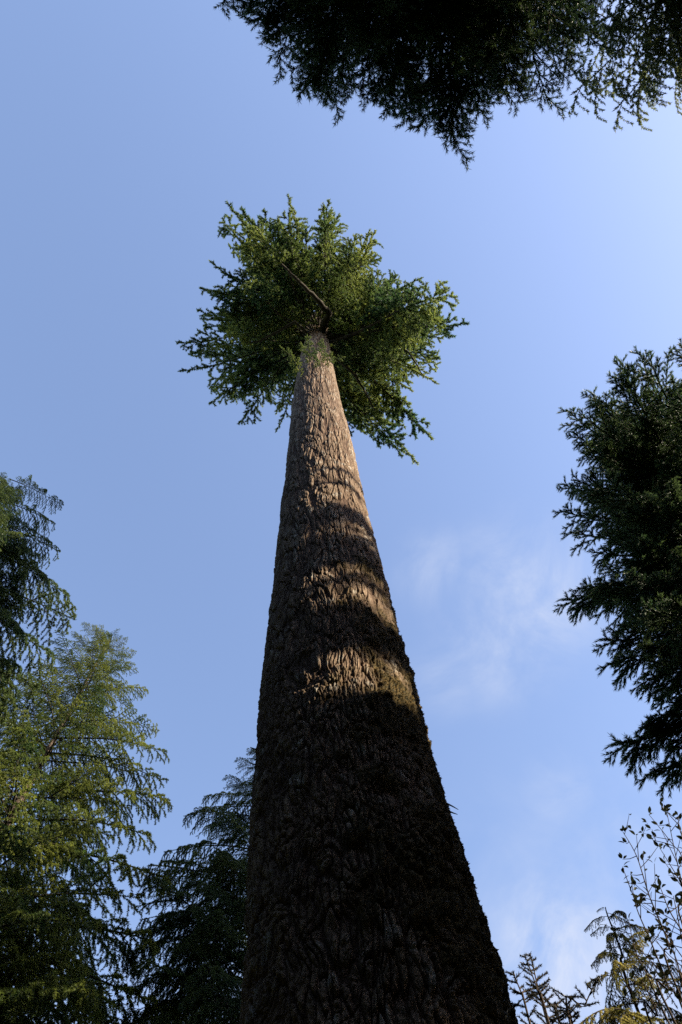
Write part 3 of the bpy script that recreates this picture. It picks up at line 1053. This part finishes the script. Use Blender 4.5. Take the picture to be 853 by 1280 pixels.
# drooping young conifer
def drooping_sapling():
    D = 4.0
    top = at_d(757, 1134, D)
    low = at_d(797, 1262, D)
    base = Vector((low.x + .08, low.y + .02, 0))
    t = thing('young_hemlock', 'slender yellow-green young conifer with drooping tips behind the leafy shrub', 'tree', base)
    pts = smooth_pts([base, Vector((low.x + .05, low.y, low.z * .5)), low, at_d(777, 1190, D), at_d(760, 1145, D), top])
    tb = Tubes()
    loc = t.location
    n_ = len(pts)
    tb.add([p - loc for p in pts], [.011 * (1 - i / (n_ - 1)) ** 1.2 + .0025 for i in range(n_)], 8)
    add_obj('trunk', tb.mesh('trunk', M_TWIG), t)
    tm = [make_branch(700 + k, L=.8, sec_gap=.07, sec_len=.22, sec_ang=42, sec_sag=.7, ter_gap=.035, ter_len=.06, ter_sag=.3, n_len=.020, n_w=.0048, n_den=650,
                      flat=.3, arch=.10, tip_sag=.55, wood_r=.008, mats=(M_TWIG, M_SAP), start=.1, gap_p=.05, vert=.15) for k in range(3)]
    r = random.Random(5)
    k = 0
    h = top.z - .04
    while h > 2.0:
        f = (top.z - h)
        L = min(.12 + f * .34, .62) * r.uniform(.8, 1.15)
        # trunk point at this height
        for i in range(n_ - 1):
            if pts[i].z <= h <= pts[i + 1].z:
                q = (h - pts[i].z) / (pts[i + 1].z - pts[i].z + 1e-9)
                b = pts[i].lerp(pts[i + 1], q)
                break
        else:
            b = pts[-1]
        a = math.radians(k * 137.5 + r.uniform(-20, 20))
        place(t, tm[k % 3], b, b + Vector((math.cos(a) * L, math.sin(a) * L, -L * r.uniform(.2, .75))), r.uniform(-.3, .3))
        k += 1
        h -= .026 if f < 1.6 else .07
    # nodding leader
    place(t, tm[0], pts[-2], top + Vector((-.06, 0, -.03)))


drooping_sapling()


# stiff upright shoots of a small fir
def shoot_sapling(label, leaders, root, sd, D):
    r = random.Random(sd)
    t = thing('young_fir', label, 'tree', root)
    loc = t.location
    for (poly, nshoot) in leaders:
        P = [at_d(px, py, D + dd) for (px, py, dd) in poly]
        P = [Vector((root[0], root[1], 0)), Vector(((root[0] + P[0].x) / 2, (root[1] + P[0].y) / 2, P[0].z * .5))] + P
        pts = smooth_pts(P, 6)
        tb = Tubes()
        n_ = len(pts)
        tb.add([p - loc for p in pts], [.0045 * (1 - i / (n_ - 1)) + .0016 for i in range(n_)], 6)
        segs = []
        up = np.array([0, 0, 1.])
        for i in range(n_ - 4, n_ - 1):
            segs.append((np.array(pts[i] - loc), np.array(pts[i + 1] - loc), up))
        # side shoots in pairs, down from the tip
        tot = 0
        acc_ = 0
        side = 1
        for i in range(n_ - 1, 8, -1):
            seg = (pts[i] - pts[i - 1])
            m = 3
            for q in range(m):
                acc_ += seg.length / m
                if acc_ > .017:
                    acc_ = 0
                    tot += 1
                    side = -side
                    d = seg.normalized()
                    a = r.uniform(-.7, .7) + (0 if side > 0 else math.pi)
                    s2 = Vector((math.cos(a), math.sin(a), 0))
                    ln = r.uniform(.035, .07) * min(1, .35 + tot * .09)
                    if r.random() < .16 and tot > 5:
                        ln *= 2.3
                    dd = (d * r.uniform(.45, .8) + s2).normalized()
                    b = pts[i] - seg * (q / m)
                    e_ = b + dd * ln + Vector((0, 0, ln * .15))
                    tb.add([b - loc, (b + e_) / 2 - loc, e_ - loc], [.0028, .0022, .0012], 4)
                    segs.append((np.array(b.lerp(e_, .12) - loc), np.array(e_ - loc), up))
        stem = add_obj('stem', tb.mesh('stem', M_TWIG), t)
        V, Fc = needles(segs, .0105, .0030, 1500, 48, .3)
        add_obj('foliage', mesh_np('foliage', V, Fc, M_SHOOT), stem)


gx, gy = polar(15.5, 2.6)
shoot_sapling('dark stiff young fir tips beside the foot of the giant trunk, the upright left one',
              [([(692, 1300, 0), (676, 1248, 0), (656, 1193, 0)], 10), ([(690, 1300, .05), (674, 1240, .05), (663, 1192, .05)], 10), ([(668, 1300, -.05), (655, 1250, -.05), (641, 1215, -.05)], 8),
               ([(706, 1300, .1), (700, 1282, .1), (694, 1263, .1)], 6)],
              (gx, gy, 0), 3, 2.6)
gx, gy = polar(18.5, 2.7)
shoot_sapling('dark stiff young fir tips leaning right, between the giant trunk and the drooping young conifer',
              [([(718, 1300, 0), (731, 1258, 0), (747, 1222, 0)], 8), ([(722, 1300, .05), (716, 1282, .05), (712, 1256, .05)], 8)],
              (gx, gy, 0), 4, 2.7)


# leafy shrub
def leaf_mesh():
    # 2.6 cm oval leaf along +X, folded a little at the midrib
    ss = [0, .12, .35, .6, .85, 1.0]
    wd = [0.05, .55, 1.0, .92, .45, 0]
    L, W = .026, .0062
    V, Fc = [], []
    for i, (s, w) in enumerate(zip(ss, wd)):
        cz = .002 * math.sin(s * 3.1)
        V += [(.005 + s * L, -w * W, cz + .0018 * w), (.005 + s * L, 0, cz), (.005 + s * L, w * W, cz + .0018 * w)]
    for i in range(5):
        a = i * 3
        Fc += [(a, a + 1, a + 4, a + 3), (a + 1, a + 2, a + 5, a + 4)]
    V.append((-.004, 0, -.001))
    return mesh_np('leaf', V, Fc, M_LEAF, True)


LEAF = leaf_mesh()


def leafy_shrub():
    r = random.Random(17)
    D = 2.35
    b = Vector((*polar(28, 2.45), 0))
    t = thing('leafy_shrub', 'tall thin-stemmed shrub with small dark oval leaves at the lower right edge', 'shrub', b)
    loc = t.location
    stems = [
        ([(858, 1262), (836, 1180), (812, 1120), (796, 1070), (779, 1040)], 0.0, 3.5),
        ([(872, 1200), (856, 1120), (845, 1070), (834, 1016)], .12, 3.0),
        ([(850, 1290), (836, 1235), (815, 1180), (796, 1135), (790, 1105)], -.10, 3.0),
        ([(846, 1300), (812, 1225), (795, 1190), (786, 1150)], .2, 2.5),
        ([(880, 1230), (862, 1180), (838, 1140), (826, 1110)], -.2, 2.2),
        ([(875, 1150), (858, 1100), (848, 1062), (816, 1050)], .05, 2.),
        ([(826, 1310), (822, 1270), (806, 1232), (790, 1215)], .0, 2.),
        ([(880, 1120), (866, 1075), (851, 1040), (848, 1020)], -.05, 2.),
        ([(870, 1300), (855, 1240), (846, 1200), (830, 1165)], .15, 2.5),
        ([(876, 1280), (862, 1225), (850, 1160), (842, 1120)], -.15, 2.5),
    ]
    count = 0
    extra = []
    for (poly, dd, th) in stems:
        P = [at_d(px, py, D + dd) for px, py in poly]
        P = [b, Vector(((b.x + P[0].x) / 2 + r.uniform(-.1, .1), (b.y + P[0].y) / 2 + r.uniform(-.1, .1), P[0].z * .5))] + P
        pts = smooth_pts(P, 6)
        tb = Tubes()
        n_ = len(pts)
        tb.add([p - loc for p in pts], [.0034 * (1 - i / (n_ - 1)) + .0010 for i in range(n_)], 6)
        leaves = []

        def cluster(p, d, m):
            for q in range(m):
                a = r.uniform(0, 6.28)
                v = (d * r.uniform(.1, .9) + Vector((math.cos(a), math.sin(a), r.uniform(-.5, .6)))).normalized()
                leaves.append((p, v, r.uniform(.7, 1.12)))

        acc_, tot = 0, 0
        for i in range(n_ - 1, 10, -1):
            seg = pts[i] - pts[i - 1]
            acc_ += seg.length
            if i == n_ - 1:
                cluster(pts[i], seg.normalized(), 3)
            if pts[i].z < 3.1:
                break
            if acc_ > .026:
                acc_ = 0
                tot += 1
                d = seg.normalized()
                a = r.uniform(0, 6.28)
                s2 = Vector((math.cos(a), math.sin(a), .4)).normalized()
                ln = r.uniform(.03, .13) * min(1, .3 + tot * .2)
                m1 = pts[i] + s2 * ln * .5 + d * ln * .2
                m2 = pts[i] + s2 * ln + d * ln * .5
                tb.add([pts[i] - loc, m1 - loc, m2 - loc], [.0016, .0013, .0008], 4)
                cluster(m1, d, r.choice([0, 1, 1]))
                cluster(m2, d, r.choice([1, 2, 3]))
        stem = add_obj('stem', tb.mesh('stem', M_TWIG), t)
        for (p, v, s) in leaves:
            if count >= 300 or (p.x > 1.62 and r.random() < .5):
                q = v.to_track_quat('X', 'Z').to_matrix().to_4x4()
                M = Matrix.Translation(p - loc) @ q @ Matrix.Diagonal((s, s, s, 1))
                extra.append(M)
                continue
            count += 1
            o = bpy.data.objects.new('leaf', LEAF)
            COL.objects.link(o)
            o.parent = stem
            q = v.to_track_quat('X', 'Z')
            o.matrix_local = Matrix.Translation(p - loc) @ q.to_matrix().to_4x4() @ Matrix.Rotation(r.uniform(-1, 1), 4, 'X') @ Matrix.Diagonal((s, s, s, 1))
    lv = [v.co.copy() for v in LEAF.vertices][:18]
    lf = [tuple(p.vertices) for p in LEAF.polygons]
    V, Fc = [], []
    for M in extra:
        n0 = len(V)
        V += [tuple(M @ c) for c in lv]
        Fc += [tuple(i + n0 for i in f) for f in lf]
    if V:
        add_obj('leaves', mesh_np('leaves', V, Fc, M_LEAF, True), t, 'stuff')
    print('leaves', count, len(extra))


leafy_shrub()
